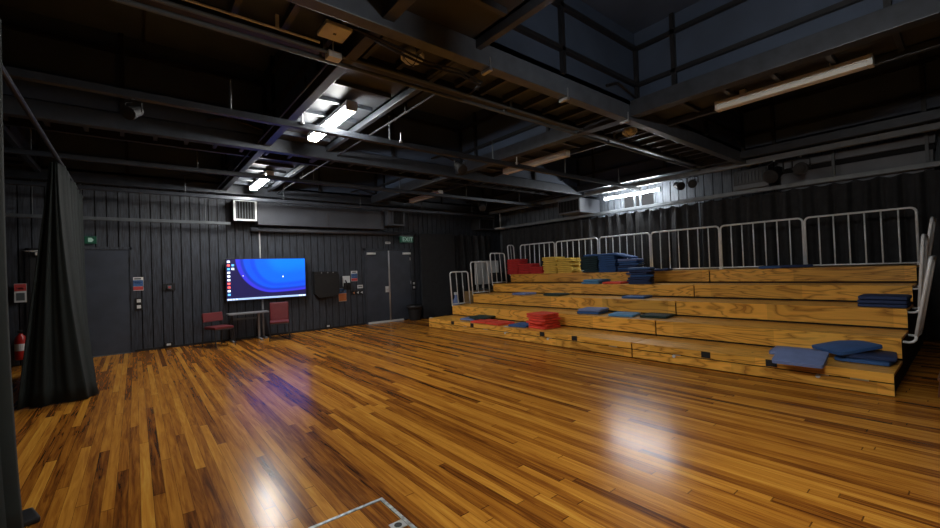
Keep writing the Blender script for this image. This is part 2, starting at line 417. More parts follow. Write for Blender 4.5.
# ------------------------------------------------------------------ lamps
def tube_light(x, y0, y1, z, lit, label, m=None, w=.13, side=False, group='ceiling tube lights'):
    t = thing('tube_light', label, 'ceiling light', (x, (y0+y1)/2, z), group=group)
    L = (y1-y0)/2
    if side:
        MB().box((-.022, -L, .022), (.022, L, .05), bev=.006).build('housing', M['white'], t)
        MB().cyl((0, -L+.01, -.012), (0, L-.01, -.012), .020, 14).build('diffuser', m, t)
        for s in (-1, 1): MB().box((-.036, s*(L-.005)-.012, -.046), (.036, s*(L-.005)+.012, .064), bev=.004).build('end_cap', M['white'], t)
        for s in (-.5, .5): MB().box((.0, s*L-.02, .04), (.47, s*L+.02, .06)).build('bracket', M['greysteel'], t)
    else:
        MB().box((-.062, -L, .058), (.062, L, .11), bev=.006).build('housing', M['white' if lit else 'beige'], t)
        MB().box((-w/2+.006, -L+.015, 0), (w/2-.006, L-.015, .06), bev=.016).build('diffuser', m, t)
        for s in (-1, 1): MB().box((-w/2, s*L-.02, .002), (w/2, s*L+.02, .112), bev=.004).build('end_cap', M['white' if lit else 'beige'], t)
        for s in (-.6, .6): MB().box((-.03, s*L-.03, .11), (.03, s*L+.03, ZS-z+.006)).build('bracket', M['white' if lit else 'beige'], t)
    return t
tube_light(2.0, 4.55, 5.92, 3.31, True, 'lit white tube light nearer the camera, crossed by a dark bar', M['lamp'])
tube_light(2.03, 8.4, 9.92, 3.31, True, 'lit white tube light farther off, above the white wall grille', M['lamp'])
tube_light(2.0, .05, 1.42, 3.0, True, 'lit white tube light hung lowest, in the nearest part of the trough', M['lamp'])
tube_light(5.83, .61, 2.02, 3.31, False, 'unlit cream tube light nearest the camera, large at upper right', M['offtube'])
tube_light(5.88, 4.44, 5.97, 3.31, False, 'unlit cream tube light in the middle of its row', M['offtube'])
tube_light(5.97, 8.4, 9.8, 3.31, False, 'unlit cream tube light farthest off, above the double doors', M['offtube'])
tube_light(9.66, 4.65, 6.15, 3.14, True, 'lit white tube light on right wall above the seating', M['lampr'], side=True)

def bulkhead(x, y, label, r=.085):
    t = thing('bulkhead_light', label, 'bulkhead light', (x, y, ZS-.07), group='round bulkhead lights')
    MB().lathe([(r*1.1, .0), (r*1.1, .03), (r*.9, .07)][::1], n=24).build('base', M['beige'], t, smooth=False)
    MB().lathe([(.012, -.055), (r*.5, -.048), (r*.82, -.028), (r*.98, 0)], n=24).build('lens', M['beige'], t, smooth=True)
    for a in (0, PI/2):
        pts = [(math.cos(a)*r*q, math.sin(a)*r*q, -.062*(1-abs(q)**2.2)-.002) for q in (-1.05, -.8, -.5, -.2, .2, .5, .8, 1.05)]
        MB().tube(pts, .004, 6).build('guard', M['black'], t)
bulkhead(2.07, 3.29, 'round caged cream bulkhead lamp nearest the camera beside the dark beam', .10)
bulkhead(5.93, 3.29, 'round caged cream bulkhead lamp in the middle of its row', .10)
bulkhead(9.2, 3.27, 'round caged cream bulkhead lamp at the right wall end of row', .10)
t = thing('access_point', 'square cream rounded plate fixed under the ceiling soffit', 'wifi unit', (1.31, 3.26, 3.375))
MB().box((-.11, -.11, 0), (.11, .11, .036), bev=.012).build('body', M['beige'], t)
MB().box((-.012, -.012, -.003), (.012, .012, .001)).build('status_light', M['greysteel'], t)
t = thing('sensor_box', 'small cream box hanging on a short stem below the square plate', 'sensor', (1.40, 3.53, 3.30))
MB().box((-.06, -.05, 0), (.06, .04, .06), bev=.006).build('body', M['beige'], t)
MB().cyl((0, 0, .06), (0, 0, .18), .006, 6).build('stem', M['beige'], t)
t = thing('cable_bundle', 'loose black cables strapped along the dark ceiling beam', 'cables', (1.8, 3.0, 3.3))
for kk, (dz, dy) in enumerate(((-.01, 0), (-.035, .02), (-.02, .045))):
    MB().tube([(-.5+.1*kk, .0+dy, .02), (-.1, dy, dz), (.25, dy+.02, dz-.03), (.6, dy, dz-.015), (.9, dy+.03, dz-.04), (1.1, .35+dy, .05), (1.15, .6, .07)], .011, 6).build('cable', M['black'], t, smooth=True)

# theatre spotlights
def spotlight(x, y, z, top, yaw, tilt, label, s=1.0):
    t = thing('spotlight', label, 'spotlight', (x, y, z), yaw, group='black theatre spotlights')
    R = Matrix.Rotation(tilt, 4, 'X')
    body = MB().lathe([(.03*s, -.16*s), (.085*s, -.14*s), (.095*s, .05*s), (.11*s, .07*s), (.11*s, .16*s), (.09*s, .165*s)], n=16, axis='y').build('body', M['black'], t, smooth=False)
    body.rotation_euler = (tilt, 0, 0)
    ln = MB().lathe([(.088*s, .160*s), (.06*s, .172*s), (.01*s, .176*s)], n=16, axis='y').build('lens', M['black'], t); ln.rotation_euler = (tilt, 0, 0)
    MB().tube([(-.125*s, 0, 0), (-.125*s, 0, .15*s), (0, 0, .2*s), (.125*s, 0, .15*s), (.125*s, 0, 0)], .012*s, 6).build('yoke', M['black'], t)
    MB().cyl((0, 0, .2*s), (0, 0, top-z), .014, 8).build('clamp', M['chrome'], t)
    return t
spotlight(9.4, 4.12, 3.10, 3.26, 2.4, -.3, 'black spotlight on right wall rail, nearer the lit tube light, of a close pair', .8)
spotlight(9.4, 3.82, 3.10, 3.26, 1.9, -.3, 'black spotlight on right wall rail, farther from the lit tube light, of a close pair', .8)
spotlight(9.4, 2.35, 3.0, 3.26, 1.4, -.4, 'large black spotlight hung beside the boxed air conditioner on right wall', 1.15)
spotlight(9.4, 1.95, 3.02, 3.26, 1.7, -.2, 'black spotlight before the grey duct, second beyond the boxed air conditioner', 1.0)
spotlight(3.9, 4.95, 2.98, 3.12, 2.9, -.6, 'small black spotlight clamped to the nearest bar, mid ceiling', .7)
spotlight(.02, 4.95, 3.0, 3.12, 2.6, -.5, 'small black spotlight on the nearest bar in the dark left part of the ceiling', .55)
spotlight(7.0, 8.0, 3.02, 3.16, 2.4, -.5, 'small black spotlight with bright edge near the wall box at far right', .8)
# bright pipe clamps
for (x, y, z, lb) in ((1.55, 4.95, 3.2, 'small bright clamp on the nearest bar beside the lit light, its left side'), (2.85, 4.95, 3.2, 'small bright clamp on the nearest bar beside the lit light, its right side'),
                      (2.6, 2.84, 3.27, 'small bright clamp under the heavy dark beam nearest the round lamp'), (3.75, 2.84, 3.27, 'small bright clamp under the middle of the heavy dark beam'),
                      (5.0, 2.84, 3.27, 'small bright clamp where the heavy beams cross'), (5.1, 4.95, 3.2, 'small bright clamp on the nearest bar beside the unlit middle light')):
    tag(MB().box((-.018, -.06, -.03), (.018, .06, .0), bev=.004).cyl((0, -.05, 0), (0, -.05, .1), .008, 8).build('pipe_clamp', M['chrome'], loc=(x, y, z)), lb, 'clamp', 'bright pipe clamps')

# ------------------------------------------------------------------ ducts and vents
def grille(t, x0, x1, z0, z1, y, n, mf, ms, fr=.04):
    MB().box((x0, y-.03, z0), (x1, y, z0+fr)).box((x0, y-.03, z1-fr), (x1, y, z1)).box((x0, y-.03, z0+fr), (x0+fr, y, z1-fr)).box((x1-fr, y-.03, z0+fr), (x1, y, z1-fr)).build('frame', M[mf], t)
    MB().box((x0+fr, y-.004, z0+fr), (x1-fr, y, z1-fr)).build('backing', M['void'], t)
    for i in range(n):
        xx = x0+fr+(x1-x0-2*fr)*(i+.5)/n
        MB().box((xx-.006, y-.022, z0+fr), (xx+.006, y-.005, z1-fr)).build('slat', M[ms], t)
t = thing('air_duct', 'long blue grey duct box on back wall above the screen', 'duct', (2.22, 10.40, 2.62))
MB().box((0, 0, 0), (3.2, .30, .50), bev=.01).build('casing', M['duct'], t)
MB().box((-.0, -.015, .0), (.03, 0, .5)).box((1.6, -.012, 0), (1.64, 0, .5)).box((3.1, -.012, 0), (3.14, 0, .5)).build('flange', M['duct'], t)
t = thing('air_vent', 'white framed wall grille lit at the left end of the long duct', 'vent', (1.72, 10.36, 2.69))
MB().box((.0, 0, 0), (.47, .34, .48)).build('box', M['blackwall'], t)
grille(t, 0, .47, 0, .48, 0, 7, 'white', 'greysteel')
t = thing('air_vent', 'grey boxed vent above the double doors at right end of duct', 'vent', (5.46, 10.24, 2.72))
MB().box((0, .0, 0), (.52, .46, .44)).build('box', M['duct'], t)
grille(t, .12, .52, 0, .44, 0, 7, 'duct', 'blacksteel')
t = thing('air_vent', 'dim grey vent high in the far right corner', 'vent', (8.83, 10.3, 2.72))
MB().box((0, 0, 0), (.66, .40, .38)).build('box', M['blackwall'], t)
grille(t, 0, .66, 0, .38, 0, 7, 'duct', 'blacksteel')
tag(MB().lathe([(.03, -.03), (.16, -.02), (.2, 0), (.2, .02)], n=20).cyl((0, 0, .02), (0, 0, .6), .01, 8).build('ceiling_dish', M['galv'], loc=(9.5, 10.0, 2.74)), 'shiny round dish light hanging beside the far corner vent', 'light')
o = MB().cyl((0, 0, 0), (4.4, 0, 0), .055, 12).build('round_pipe', M['duct'], loc=(2.1, 10.58, 2.53), smooth=True)
tag(o, 'dark round pipe running along the planks under the long duct', 'pipe')
# right wall boxes
t = thing('vent_box', 'pale grey boxed vent on right wall left of the lit tube light', 'vent', (9.2, 6.6, 2.84))
MB().box((0, 0, 0), (.92, .72, .38), bev=.008).build('casing', M['ductlt'], t)
MB().box((-.02, .04, .04), (0, .68, .34)).build('grille', M['void'], t)
for i in range(6): MB().box((-.03, .08+i*.105, .04), (-.02, .1+i*.105, .34)).build('slat', M['blacksteel'], t)
t = thing('air_conditioner', 'dark boxed air conditioner on right wall beside big spotlight', 'air conditioner', (9.70, 2.52, 2.84))
MB().box((0, 0, .09), (.42, .62, .4), bev=.01).build('casing', M['blacksteel'], t)
MB().box((-.02, 0, 0), (.42, .62, .09), bev=.008).build('tray', M['ductlt'], t)
for i in range(9): MB().box((-.02, .05+i*.06, .13), (0, .065+i*.06, .34)).build('slat', M['beam'], t)
t = thing('air_duct', 'grey duct panel high on right wall at the right of picture', 'duct', (9.90, .38, 2.69))
MB().box((0, 0, 0), (.21, 2.0, .36), bev=.008).build('casing', M['ductlt'], t)
MB().box((-.02, -.03, .46), (.21, 2.05, .60), bev=.008).build('upper_casing', M['ductlt'], t)
MB().box((.04, -.02, .36), (.21, 1.98, .46)).build('recess', M['void'], t)
w1 = MB().box((XR-.03, 5.05, 2.80), (XR-.017, 5.85, 3.2)).build('window_1', M['void']); struct(w1)
MB().box((XR-.04, 5.01, 2.78), (XR-.018, 5.05, 3.24)).box((XR-.04, 5.85, 2.78), (XR-.018, 5.89, 3.24)).box((XR-.04, 5.05, 3.2), (XR-.018, 5.85, 3.24)).build('window_frame', M['greysteel'], w1)

# ------------------------------------------------------------------ drapes
def folds(s, amp, wl, ph): return amp*(math.sin(2*PI*s/wl+ph)+.45*math.sin(2*PI*s/(wl*.43)+ph*2.1)+.35*math.sin(2*PI*s/(wl*2.7)+ph*.6))
def solid(o, th=.008):
    md = o.modifiers.new('solid', 'SOLIDIFY'); md.thickness = th; md.offset = 0; return o
def wall_drape(axis, u0_, u1, plane, ztop, zbot, label, ph, hook=.29, amp=.07):
    n = int((u1-u0_)/.028); rows = []
    zs = [0, .012, .05, .15, .4, .7, 1]
    for t_ in zs:
        row = []
        for i in range(n+1):
            u = u0_+(u1-u0_)*i/n; s = u-u0_
            sag = .055*abs(math.sin(PI*s/hook))**1.2
            top = ztop-sag; z = top+(zbot-top)*t_
            d = folds(s, amp*(.55+.45*min(1, t_*3)), .29, ph)+.02*math.sin(s*3.1+t_*2)
            row.append((u, plane+d, z) if axis == 'x' else (plane+d, u, z))
        rows.append(row)
    o = MB().grid(rows).build('drape', M['drape'], smooth=True)
    solid(o); return tag(o, label, 'curtain', 'black wall drapes')
wall_drape('y', 3.9, 10.2, 9.80, 2.74, .02, 'black pleated drape behind the left seating, lit by the wall tube light', .3)
wall_drape('y', -1.6, 3.86, 9.80, 2.74, .02, 'black pleated drape behind the right end of the seating, in shade', 1.7)
wall_drape('x', 7.98, 9.55, 10.62, 2.58, .02, 'black drape on back wall between the flat board and the corner', 2.2)
# pulled back side drape, gathered on its rail
pipe('drape_rail', (-.70, .2, 2.93), (-.70, 9.9, 2.93), .022, 'blacksteel', 'dark tubular rail carrying the green drapes along the left side', 'curtain rail')
rows = []
for k in range(17):
    t_ = k/16; z = 2.88*t_+.015*(1-t_)
    fl = (1-t_)**1.7; row = []
    xr = -.70+.26*fl; w = .07+.52*(1-t_)**1.25; yn = 6.95-.12*fl
    n1, n2 = 64, 26
    for i in range(n1+1):
        s = i/n1; y = 9.35+(yn-9.35)*s
        x = -.70+(xr+.70)*(s**.8)*.9+folds(s*2.4, .035+.03*fl, .36, .4)*(1 if s < .93 else (1-s)/.07)
        row.append((x, y, z))
    x0 = row[-1][0]
    for i in range(1, n2+1):
        s = i/n2; row.append((x0-w*s, yn+folds(s, .03+.03*fl, .42, 1.0)*s+.05*s, z))
    rows.append(row)
o = MB().grid(rows).build('drape', M['drapeg'], smooth=True); solid(o, .01)
tag(o, 'dark green drape gathered on rail before the left slate door', 'curtain', 'dark green side drapes')
rows = []
for k in range(17):
    t_ = k/16; z = 2.88*t_+.012*(1-t_); fl = (1-t_)**3; row = []
    for i in range(71):
        s = i/70; y = 1.4+2.22*s
        row.append((-.60-.012*(1-t_)+.03*fl+folds(s*2.2, .032+.02*fl, .33, 2.0), y, z))
    x0 = row[-1][0]
    for i in range(1, 9): row.append((x0-.04*i, 3.62+.02*math.sin(i), z))
    rows.append(row)
o = MB().grid(rows).build('drape', M['drapeg'], smooth=True); solid(o, .01)
tag(o, 'dark green drape nearest the camera at the left edge of picture', 'curtain', 'dark green side drapes')
tag(MB().box((-.09, -.10, 0), (.09, .10, .035), bev=.012).build('drape_hem', M['blacksteel'], loc=(-.575, 3.62, 0), rotz=.3), 'flat dark hem on floor at foot of the nearest green drape', 'curtain hem')  # slab standing in for the drape hem trailing on the floor

# ------------------------------------------------------------------ doors on the back wall
d1 = struct(MB().box((-.77, YB-.045, .015), (-.08, YB-.005, 2.05), bev=.004).build('door_1', M['door']))
MB().box((-.83, YB-.06, 0), (-.775, YB, 2.11)).box((-.075, YB-.06, 0), (-.03, YB, 2.11)).box((-.83, YB-.06, 2.055), (-.03, YB, 2.11)).build('door_frame', M['wall'], d1)
MB().box((-.77, YB-.06, 0), (-.08, YB-.004, .013)).build('threshold', M['greysteel'], d1)
for hz in (.25, 1.05, 1.8): MB().cyl((-.077, YB-.055, hz), (-.077, YB-.055, hz+.1), .009, 8).build('hinge', M['blacksteel'], d1)
d2 = struct(MB().box((-1.46, YB-.045, .015), (-.9, YB-.005, 2.03), bev=.004).build('door_2', M['blackwall']))
MB().box((-1.51, YB-.055, 0), (-1.465, YB, 2.08)).box((-.895, YB-.055, 0), (-.85, YB, 2.08)).box((-1.51, YB-.055, 2.035), (-.85, YB, 2.08)).build('door_frame', M['blacksteel'], d2)
MB().box((-1.38, YB-.11, 1.95), (-1.2, YB-.045, 2.0), bev=.006).tube([(-1.26, YB-.09, 2.0), (-1.5, YB-.2, 2.02), (-1.2, YB-.06, 2.05)], .008, 6).build('door_closer', M['galv'], d2)
d3 = struct(MB().box((4.98, YB-.05, .02), (5.668, YB-.005, 2.04), bev=.004).box((5.682, YB-.05, .02), (6.375, YB-.005, 2.04), bev=.004).build('door_3', M['door']))
MB().box((4.93, YB-.06, 0), (4.975, YB, 2.1)).box((6.38, YB-.06, 0), (6.425, YB, 2.1)).box((4.93, YB-.06, 2.045), (6.425, YB, 2.1)).build('door_frame', M['wall'], d3)
MB().box((5.655, YB-.062, .02), (5.695, YB-.048, 2.04)).build('meeting_strip', M['chrome'], d3)
MB().box((4.99, YB-.075, 0), (6.1, YB-.004, .018)).box((4.99, YB-.056, .02), (6.1, YB-.05, .05)).build('threshold', M['white'], d3)  # white colour stands in for daylight showing under the doors
for xx in (5.0, 6.13): MB().box((xx, YB-.11, 1.93), (xx+.25, YB-.05, 1.985), bev=.006).build('door_closer', M['galv'], d3)
MB().tube([(5.18, YB-.1, 1.985), (5.36, YB-.2, 2.02), (5.2, YB-.06, 2.06)], .008, 6).build('closer_arm', M['greysteel'], d3)
MB().box((5.54, YB-.066, .85), (5.645, YB-.05, 1.02), bev=.004).build('push_plate', M['white'], d3)
MB().cyl((5.59, YB-.066, .93), (5.59, YB-.09, .93), .02, 12).build('lock', M['chrome'], d3)
for hz in (.28, 1.05, 1.75): MB().cyl((6.38, YB-.058, hz), (6.38, YB-.058, hz+.09), .010, 8).build('hinge', M['chrome'], d3)

def sign(x0, x1, z0, z1, label, bands, y=YB-.022, name='wall_sign', th=.008):
    t = thing(name, label, 'sign', ((x0+x1)/2, y, z0)); W = (x1-x0)/2; H = z1-z0
    MB().box((-W, -th, 0), (W, 0, H)).build('board', M['paper'], t)
    for (a, b, mm, ins) in bands: MB().box((-W*ins, -th-.0015, H*a), (W*ins, -th+.001, H*b)).build('print', M[mm], t)
    return t
sign(-.05, .13, 1.23, 1.50, 'white, blue and red notice on planks beside the left slate door', ((.04, .30, 'pred', .94), (.32, .78, 'pblue', .94), (.5, .54, 'paper', .7), (.62, .66, 'paper', .7), (.83, .93, 'greysteel', .6)))
sign(4.54, 4.72, 1.21, 1.49, 'white, blue and red notice beside the double doors', ((.03, .28, 'pred', .94), (.30, .74, 'pblue', .94), (.45, .49, 'paper', .7), (.58, .62, 'paper', .7), (.82, .92, 'greysteel', .6)))
sign(4.18, 4.39, .69, 1.04, 'blue and orange card hanging below the wall phone', ((.03, .60, 'porange', .98), (.62, .98, 'pblue', .98), (.7, .8, 'paper', .5)))
sign(4.71, 4.87, 1.01, 1.10, 'small white label plate above the switch strip', ((.35, .65, 'greysteel', .7),))
sign(5.60, 5.76, 2.24, 2.30, 'tiny grey plate on planks above the double doors', ((.35, .65, 'greysteel', .7),))
sign(-1.65, -1.50, 1.12, 1.45, 'red and white notice on wall seen through the gap in the green drapes', ((.6, .98, 'pred', .97), (.7, .78, 'paper', .5), (.1, .5, 'greysteel', .7)), y=YB-.06)
t = thing('wall_phone', 'black handset on a white wall panel left of the double doors', 'telephone', (4.40, YB-.02, .98))
MB().box((-.10, -.03, .1), (.10, 0, .38), bev=.006).build('back_plate', M['paper'], t)
MB().box((-.09, -.07, .02), (.11, -.03, .2), bev=.01).build('cradle', M['black'], t)
MB().tube([(-.05, -.085, .27), (-.035, -.105, .2), (-.02, -.105, .12), (.0, -.085, .06)], .02, 8).build('handset', M['black'], t, smooth=True)
MB().tube([(-.09, -.03, .1), (-.11, -.03, -.02), (-.05, -.03, -.05)], .005, 6).build('cord', M['greysteel'], t)
t = thing('switch_strip', 'black strip of switches with pale arrows left of double doors', 'switch panel', (4.70, YB-.02, .84))
MB().box((-.17, -.02, 0), (.17, 0, .11), bev=.004).build('plate', M['black'], t)
for i in range(3):
    MB().prism([(-.135+i*.115, .055), (-.075+i*.115, .09), (-.085+i*.115, .055), (-.075+i*.115, .02)], -.024, -.019).build('arrow', M['porange' if i == 0 else 'paper'], t)
for (x, z, lb) in ((.05, .90, 'black double switch plate below the notice beside left slate door'), (6.50, .94, 'black double switch plate on planks right of the double doors')):
    t = thing('light_switch', lb, 'switch', (x, YB-.02, z-.02))
    MB().box((-.055, -.015, -.05), (.055, 0, .2), bev=.004).build('plate', M['black'], t)
    for q in (0, .12): MB().box((-.032, -.022, q-.01), (.032, -.015, q+.055), bev=.006).build('rocker', M['white'], t)
t = thing('key_switch', 'dark metal bracket plate with small pale button on planks', 'switch', (.55, YB-.02, 1.20))
MB().box((-.11, -.02, 0), (.11, 0, .15), bev=.005).build('plate', M['blackwall'], t)
MB().box((-.03, -.05, .03), (.04, -.02, .11), bev=.005).build('housing', M['greysteel'], t)
MB().cyl((.005, -.05, .07), (.005, -.06, .07), .02, 12).build('button', M['pred'], t)
for (x, lb) in ((.52, 'small black and white socket at floor level on the left planks'), (3.87, 'small black and white socket at floor level under the black wall case')):
    t = thing('power_socket', lb, 'socket', (x, YB-.02, .03))
    MB().box((-.07, -.03, 0), (.07, 0, .09), bev=.004).build('plate', M['black'], t)
    MB().box((-.035, -.036, .03), (.035, -.03, .07)).build('face', M['white'], t)
# exit signs
t = thing('exit_sign', 'green hanging exit sign on two rods over the double doors', 'exit sign', (6.18, 10.5, 2.27))
MB().box((-.21, -.03, 0), (.21, .03, .19), bev=.006).build('case', M['signgreen'], t)
MB().box((-.215, -.034, .17), (.215, .034, .2)).build('top_trim', M['greysteel'], t)
text_mesh('EXIT', .17, M['signwhite'], t, (.02, -.034, .085))
for s in (-.13, .1): MB().cyl((s, 0, .2), (s, 0, 1.15), .008, 8).build('rod', M['greysteel'], t)
t = thing('exit_sign', 'small green exit sign above the left slate door beside the drape', 'exit sign', (-.63, YB-.03, 2.17))
MB().box((-.10, -.04, 0), (.07, 0, .14), bev=.005).build('case', M['signgreen'], t)
MB().prism([(-.05, .03), (.0, .03), (.03, .07), (0, .11), (-.05, .11)], -.045, -.04).build('pictogram', M['signwhite'], t)

# wall case, black
t = thing('wall_case', 'black hard case mounted on planks right of the big screen', 'wall case', (3.83, YB-.02, .83))
MB().prism([(-.31, .1), (-.2, 0), (.25, .02), (.32, .1), (.32, .57), (.26, .66), (-.32, .67)], -.16, 0).build('shell', M['black'], t)
for xx in (-.14, .02, .16): MB().cyl((xx, -.16, .635), (xx, -.168, .635), .014, 10).build('rivet', M['chrome'], t)
MB().box((-.30, -.168, .58), (.24, -.155, .6)).build('lid_seam', M['blacksteel'], t)
# fire extinguisher
t = thing('fire_extinguisher', 'red fire extinguisher on wall behind the gap between the green drapes', 'fire extinguisher', (-1.575, YB-.13, .12))
MB().lathe([(.05, 0), (.072, .015), (.075, .05), (.075, .34), (.06, .40), (.03, .44), (.025, .46)], n=18).build('cylinder', M['red'], t, smooth=True)
MB().lathe([(.0765, .16), (.0765, .28)], n=18).build('label_band', M['paper'], t)
MB().box((-.03, -.03, .46), (.03, .03, .5)).box((-.02, -.12, .5), (.02, .03, .515)).build('valve', M['black'], t)
MB().tube([(.03, 0, .48), (.1, -.01, .45), (.105, -.01, .25), (.09, -.01, .12)], .012, 8).build('hose', M['black'], t, smooth=True)
MB().box((-.03, .07, .2), (.03, .11, .3)).build('bracket', M['blacksteel'], t)

# ------------------------------------------------------------------ screen, stand, desk, chairs
t = thing('television', 'large wide screen showing a blue desktop on back wall', 'television', (2.43, 10.56, .895))
W, H = .865, .955
MB().box((-W, -.02, 0), (W, .05, H), bev=.006).build('casing', M['black'], t)
scr = MB().box((-W+.014, -.024, .016), (W-.014, -.019, H-.014)).build('screen', M['screen'], t)
scr.location = (0, 0, 0)
cols = ['glow_white', 'glow_red', 'glow_blue', 'glow_white', 'glow_white', 'glow_white', 'glow_red', 'glow_red', 'glow_white', 'glow_blue']
for i in range(10):
    zz = H-.07-i*.082
    MB().box((-W+.03, -.0275, zz-.022), (-W+.085, -.023, zz+.022), bev=.006).build('desktop_icon', M[cols[i]], scr)
for i in range(2):
    zz = H-.15-i*.082
    MB().box((-W+.115, -.0275, zz-.022), (-W+.165, -.023, zz+.022), bev=.006).build('desktop_icon', M['glow_blue' if i == 0 else 'glow_white'], scr)
MB().box((-W+.014, -.0265, .016), (W-.014, -.0235, .058)).build('taskbar', M['bar'], scr)
for xx in (-.82, -.78, -.72, -.66, .70, .74, .79, .82):
    MB().box((xx-.012, -.029, .026), (xx+.012, -.0262, .048)).build('taskbar_icon', M['glow_white'], scr)
MB().box((.32, -.0275, .50), (.345, -.0235, .53)).box((-.53, -.0275, .55), (-.515, -.0235, .57)).build('cursor', M['glow_white'], scr)
MB().box((-.3, .05, .2), (.3, .15, .7)).build('wall_mount', M['blacksteel'], t)
pipe('conduit', (2.30, 10.66, 1.86), (2.30, 10.66, 2.66), .014, 'white', 'thin white conduit dropping from the round pipe to the screen', 'conduit')
t = thing('pole_stand', 'pale upright pole under the big screen with splayed foot', 'stand', (2.32, 10.65, 0))
MB().box((-.02, -.02, 0), (.02, .02, 1.09), bev=.004).build('pole', M['steelmid'], t)
MB().box((-.03, -.3, 0), (.03, .03, .03), bev=.005).build('foot', M['steelmid'], t)
t = thing('desk', 'narrow grey metal desk on T legs under the big screen', 'desk', (1.98, 10.42, 0))
MB().box((-.42, -.2, .60), (.40, .18, .63), bev=.005).build('desktop', M['steelmid'], t)
for s in (-.34, .2):
    MB().box((s-.02, -.02, .03), (s+.02, .03, .6)).build('leg', M['blacksteel' if s < 0 else 'steelmid'], t)
    MB().box((s-.025, -.26, 0), (s+.025, .22, .035), bev=.006).build('foot', M['steelmid'], t)
MB().box((-.34, .0, .47), (.2, .02, .51)).build('crossbar', M['greysteel'], t)
def chair(loc, rz, label, tall):
    t = thing('side_chair', label, 'chair', loc, rz, 'maroon chairs under the screen')
    w, d, sh = .195, .20, .39
    MB().box((-w, -d, sh-.02), (w, d, sh+.035), bev=.02).build('seat', M['maroon'], t)
    tilt = Matrix.Rotation(-.12, 4, 'X')
    if tall: MB().box((-w, d+.0, sh+.02), (w, d+.05, sh+.43), rot=tilt, bev=.02).build('backrest', M['maroon'], t)
    else: MB().box((-w-.01, d+.01, sh+.12), (w+.01, d+.05, sh+.31), rot=tilt, bev=.015).build('backrest', M['maroon'], t)
    hb = .40 if tall else .28
    for s in (-1, 1):
        MB().tube([(s*(w-.01), -d+.02, sh-.02), (s*(w+.005), -d-.03, 0)], .013, 8).build('leg', M['blacksteel'], t)
        MB().tube([(s*(w-.0), d+.07, 0), (s*(w+.0), d+.03, sh), (s*(w+.0), d+.05+.02*(not tall), sh+hb)], .013, 8).build('leg', M['blacksteel'], t)
    MB().cyl((-w, -d, sh-.03), (w, -d, sh-.03), .01, 8).cyl((-w, d, sh-.03), (w, d, sh-.03), .01, 8).build('seat_frame', M['blacksteel'], t)
chair((1.34, 10.02, 0), .38, 'maroon chair with low open back at left of the desk', False)
chair((2.50, 9.93, 0), -.25, 'maroon chair with tall solid back at right of the desk', True)
# bin
t = thing('rubbish_bin', 'black rubbish bin with liner beside the double doors', 'bin', (6.32, 10.40, 0))
MB().lathe([(.16, 0), (.165, .02), (.21, .40), (.215, .42)], n=24).build('body', M['black'], t, smooth=False)
MB().lathe([(.21, .33), (.235, .35), (.245, .42), (.215, .45), (.15, .43)], n=24).build('liner', M['blacksteel'], t, smooth=True)
# flat board in the corner
t = thing('flat_board', 'tall charcoal flat board standing against the back wall beside the drapes', 'board', (7.28, 10.50, 0))
MB().box((-.63, -.02, .015), (.64, .02, 2.55), bev=.004).build('panel', M['board'], t)
for s in (-.55, .55): MB().box((s-.03, -.02, 0), (s+.03, .22, .015)).build('foot', M['blacksteel'], t)
for s in (-.4, .4): MB().cyl((s, 0.05, .01), (s, .05, 2.5), .015, 6).build('stiffener', M['blacksteel'], t)

# ------------------------------------------------------------------ tiered seating
XS = [5.72, 6.467, 7.19, 7.944, 8.66, 9.42]; ZZ = [.2288, .4779, .7342, .976, 1.2253]
BL, BR, SEAM = 8.76, .54, 3.29
def seating(y0, y1, label, sockets, latches, plates):
    t = thing('tiered_seating', label, 'bleachers', (XS[0], y0, 0), group='plywood tiered seating units'); W = y1-y0
    g = .011
    for i in range(5):
        x = XS[i]-XS[0]; xn = XS[i+1]-XS[0]; z = ZZ[i]; zp = ZZ[i-1] if i else 0
        MB().box((x+.018, g, z-.03), (xn+.03, W-g, z)).build('tread', M['ply2'], t)
        if i == 0:
            MB().box((x, g, .138), (x+.018, W-g, z)).build('riser_panel', M['ply'], t)
            MB().box((x, g, .012), (x+.018, W-g, .124)).build('kick_board', M['ply3'], t)
            MB().box((x+.02, g, 0), (x+.05, W-g, .19)).build('backing', M['void'], t)
        else:
            MB().box((x, g, zp+.028), (x+.018, W-g, z)).build('riser_panel', M['ply' if i % 2 else 'ply3'], t)
            MB().box((x+.03, g, zp), (x+.05, W-g, z-.03)).build('backing', M['void'], t)
    for yy in (.03, W-.05):
        poly = [(.05, 0)]
        for i in range(5): poly += [(XS[i]-XS[0]+.05, ZZ[i]-.04), (XS[i+1]-XS[0]+.03 if i == 4 else XS[i+1]-XS[0]+.05, ZZ[i]-.04)]
        poly += [(XS[5]-XS[0]+.03, 0)]
        MB().prism(poly, yy, yy+.02).build('side_panel', M['void'], t)
    for yy in sockets: MB().box((-.004, yy-y0-.055, .145), (.006, yy-y0+.055, .225)).build('socket', M['black'], t)
    for yy in latches:
        MB().cyl((-.008, yy-y0, .112), (.004, yy-y0, .112), .022, 12).build('latch', M['white'], t)
        MB().box((-.005, yy-y0-.09, .124), (.003, yy-y0-.02, .138)).build('latch_plate', M['chrome'], t)
    for yy in plates: MB().box((-.004, yy-y0-.07, .126), (.003, yy-y0+.07, .14)).build('fixing_plate', M['chrome'], t)
    return t
seating(SEAM, BL, 'long left plywood tiered seating unit of five steps, carrying the red and yellow stacks', (7.75, 7.04, 5.03, 4.32), (6.0, 4.9), (3.6, 7.3, 6.6))
seating(BR, SEAM, 'short right plywood tiered seating unit of five steps, carrying three folded navy cushions', (2.26, 1.55), (2.67, 1.13), (.8,))
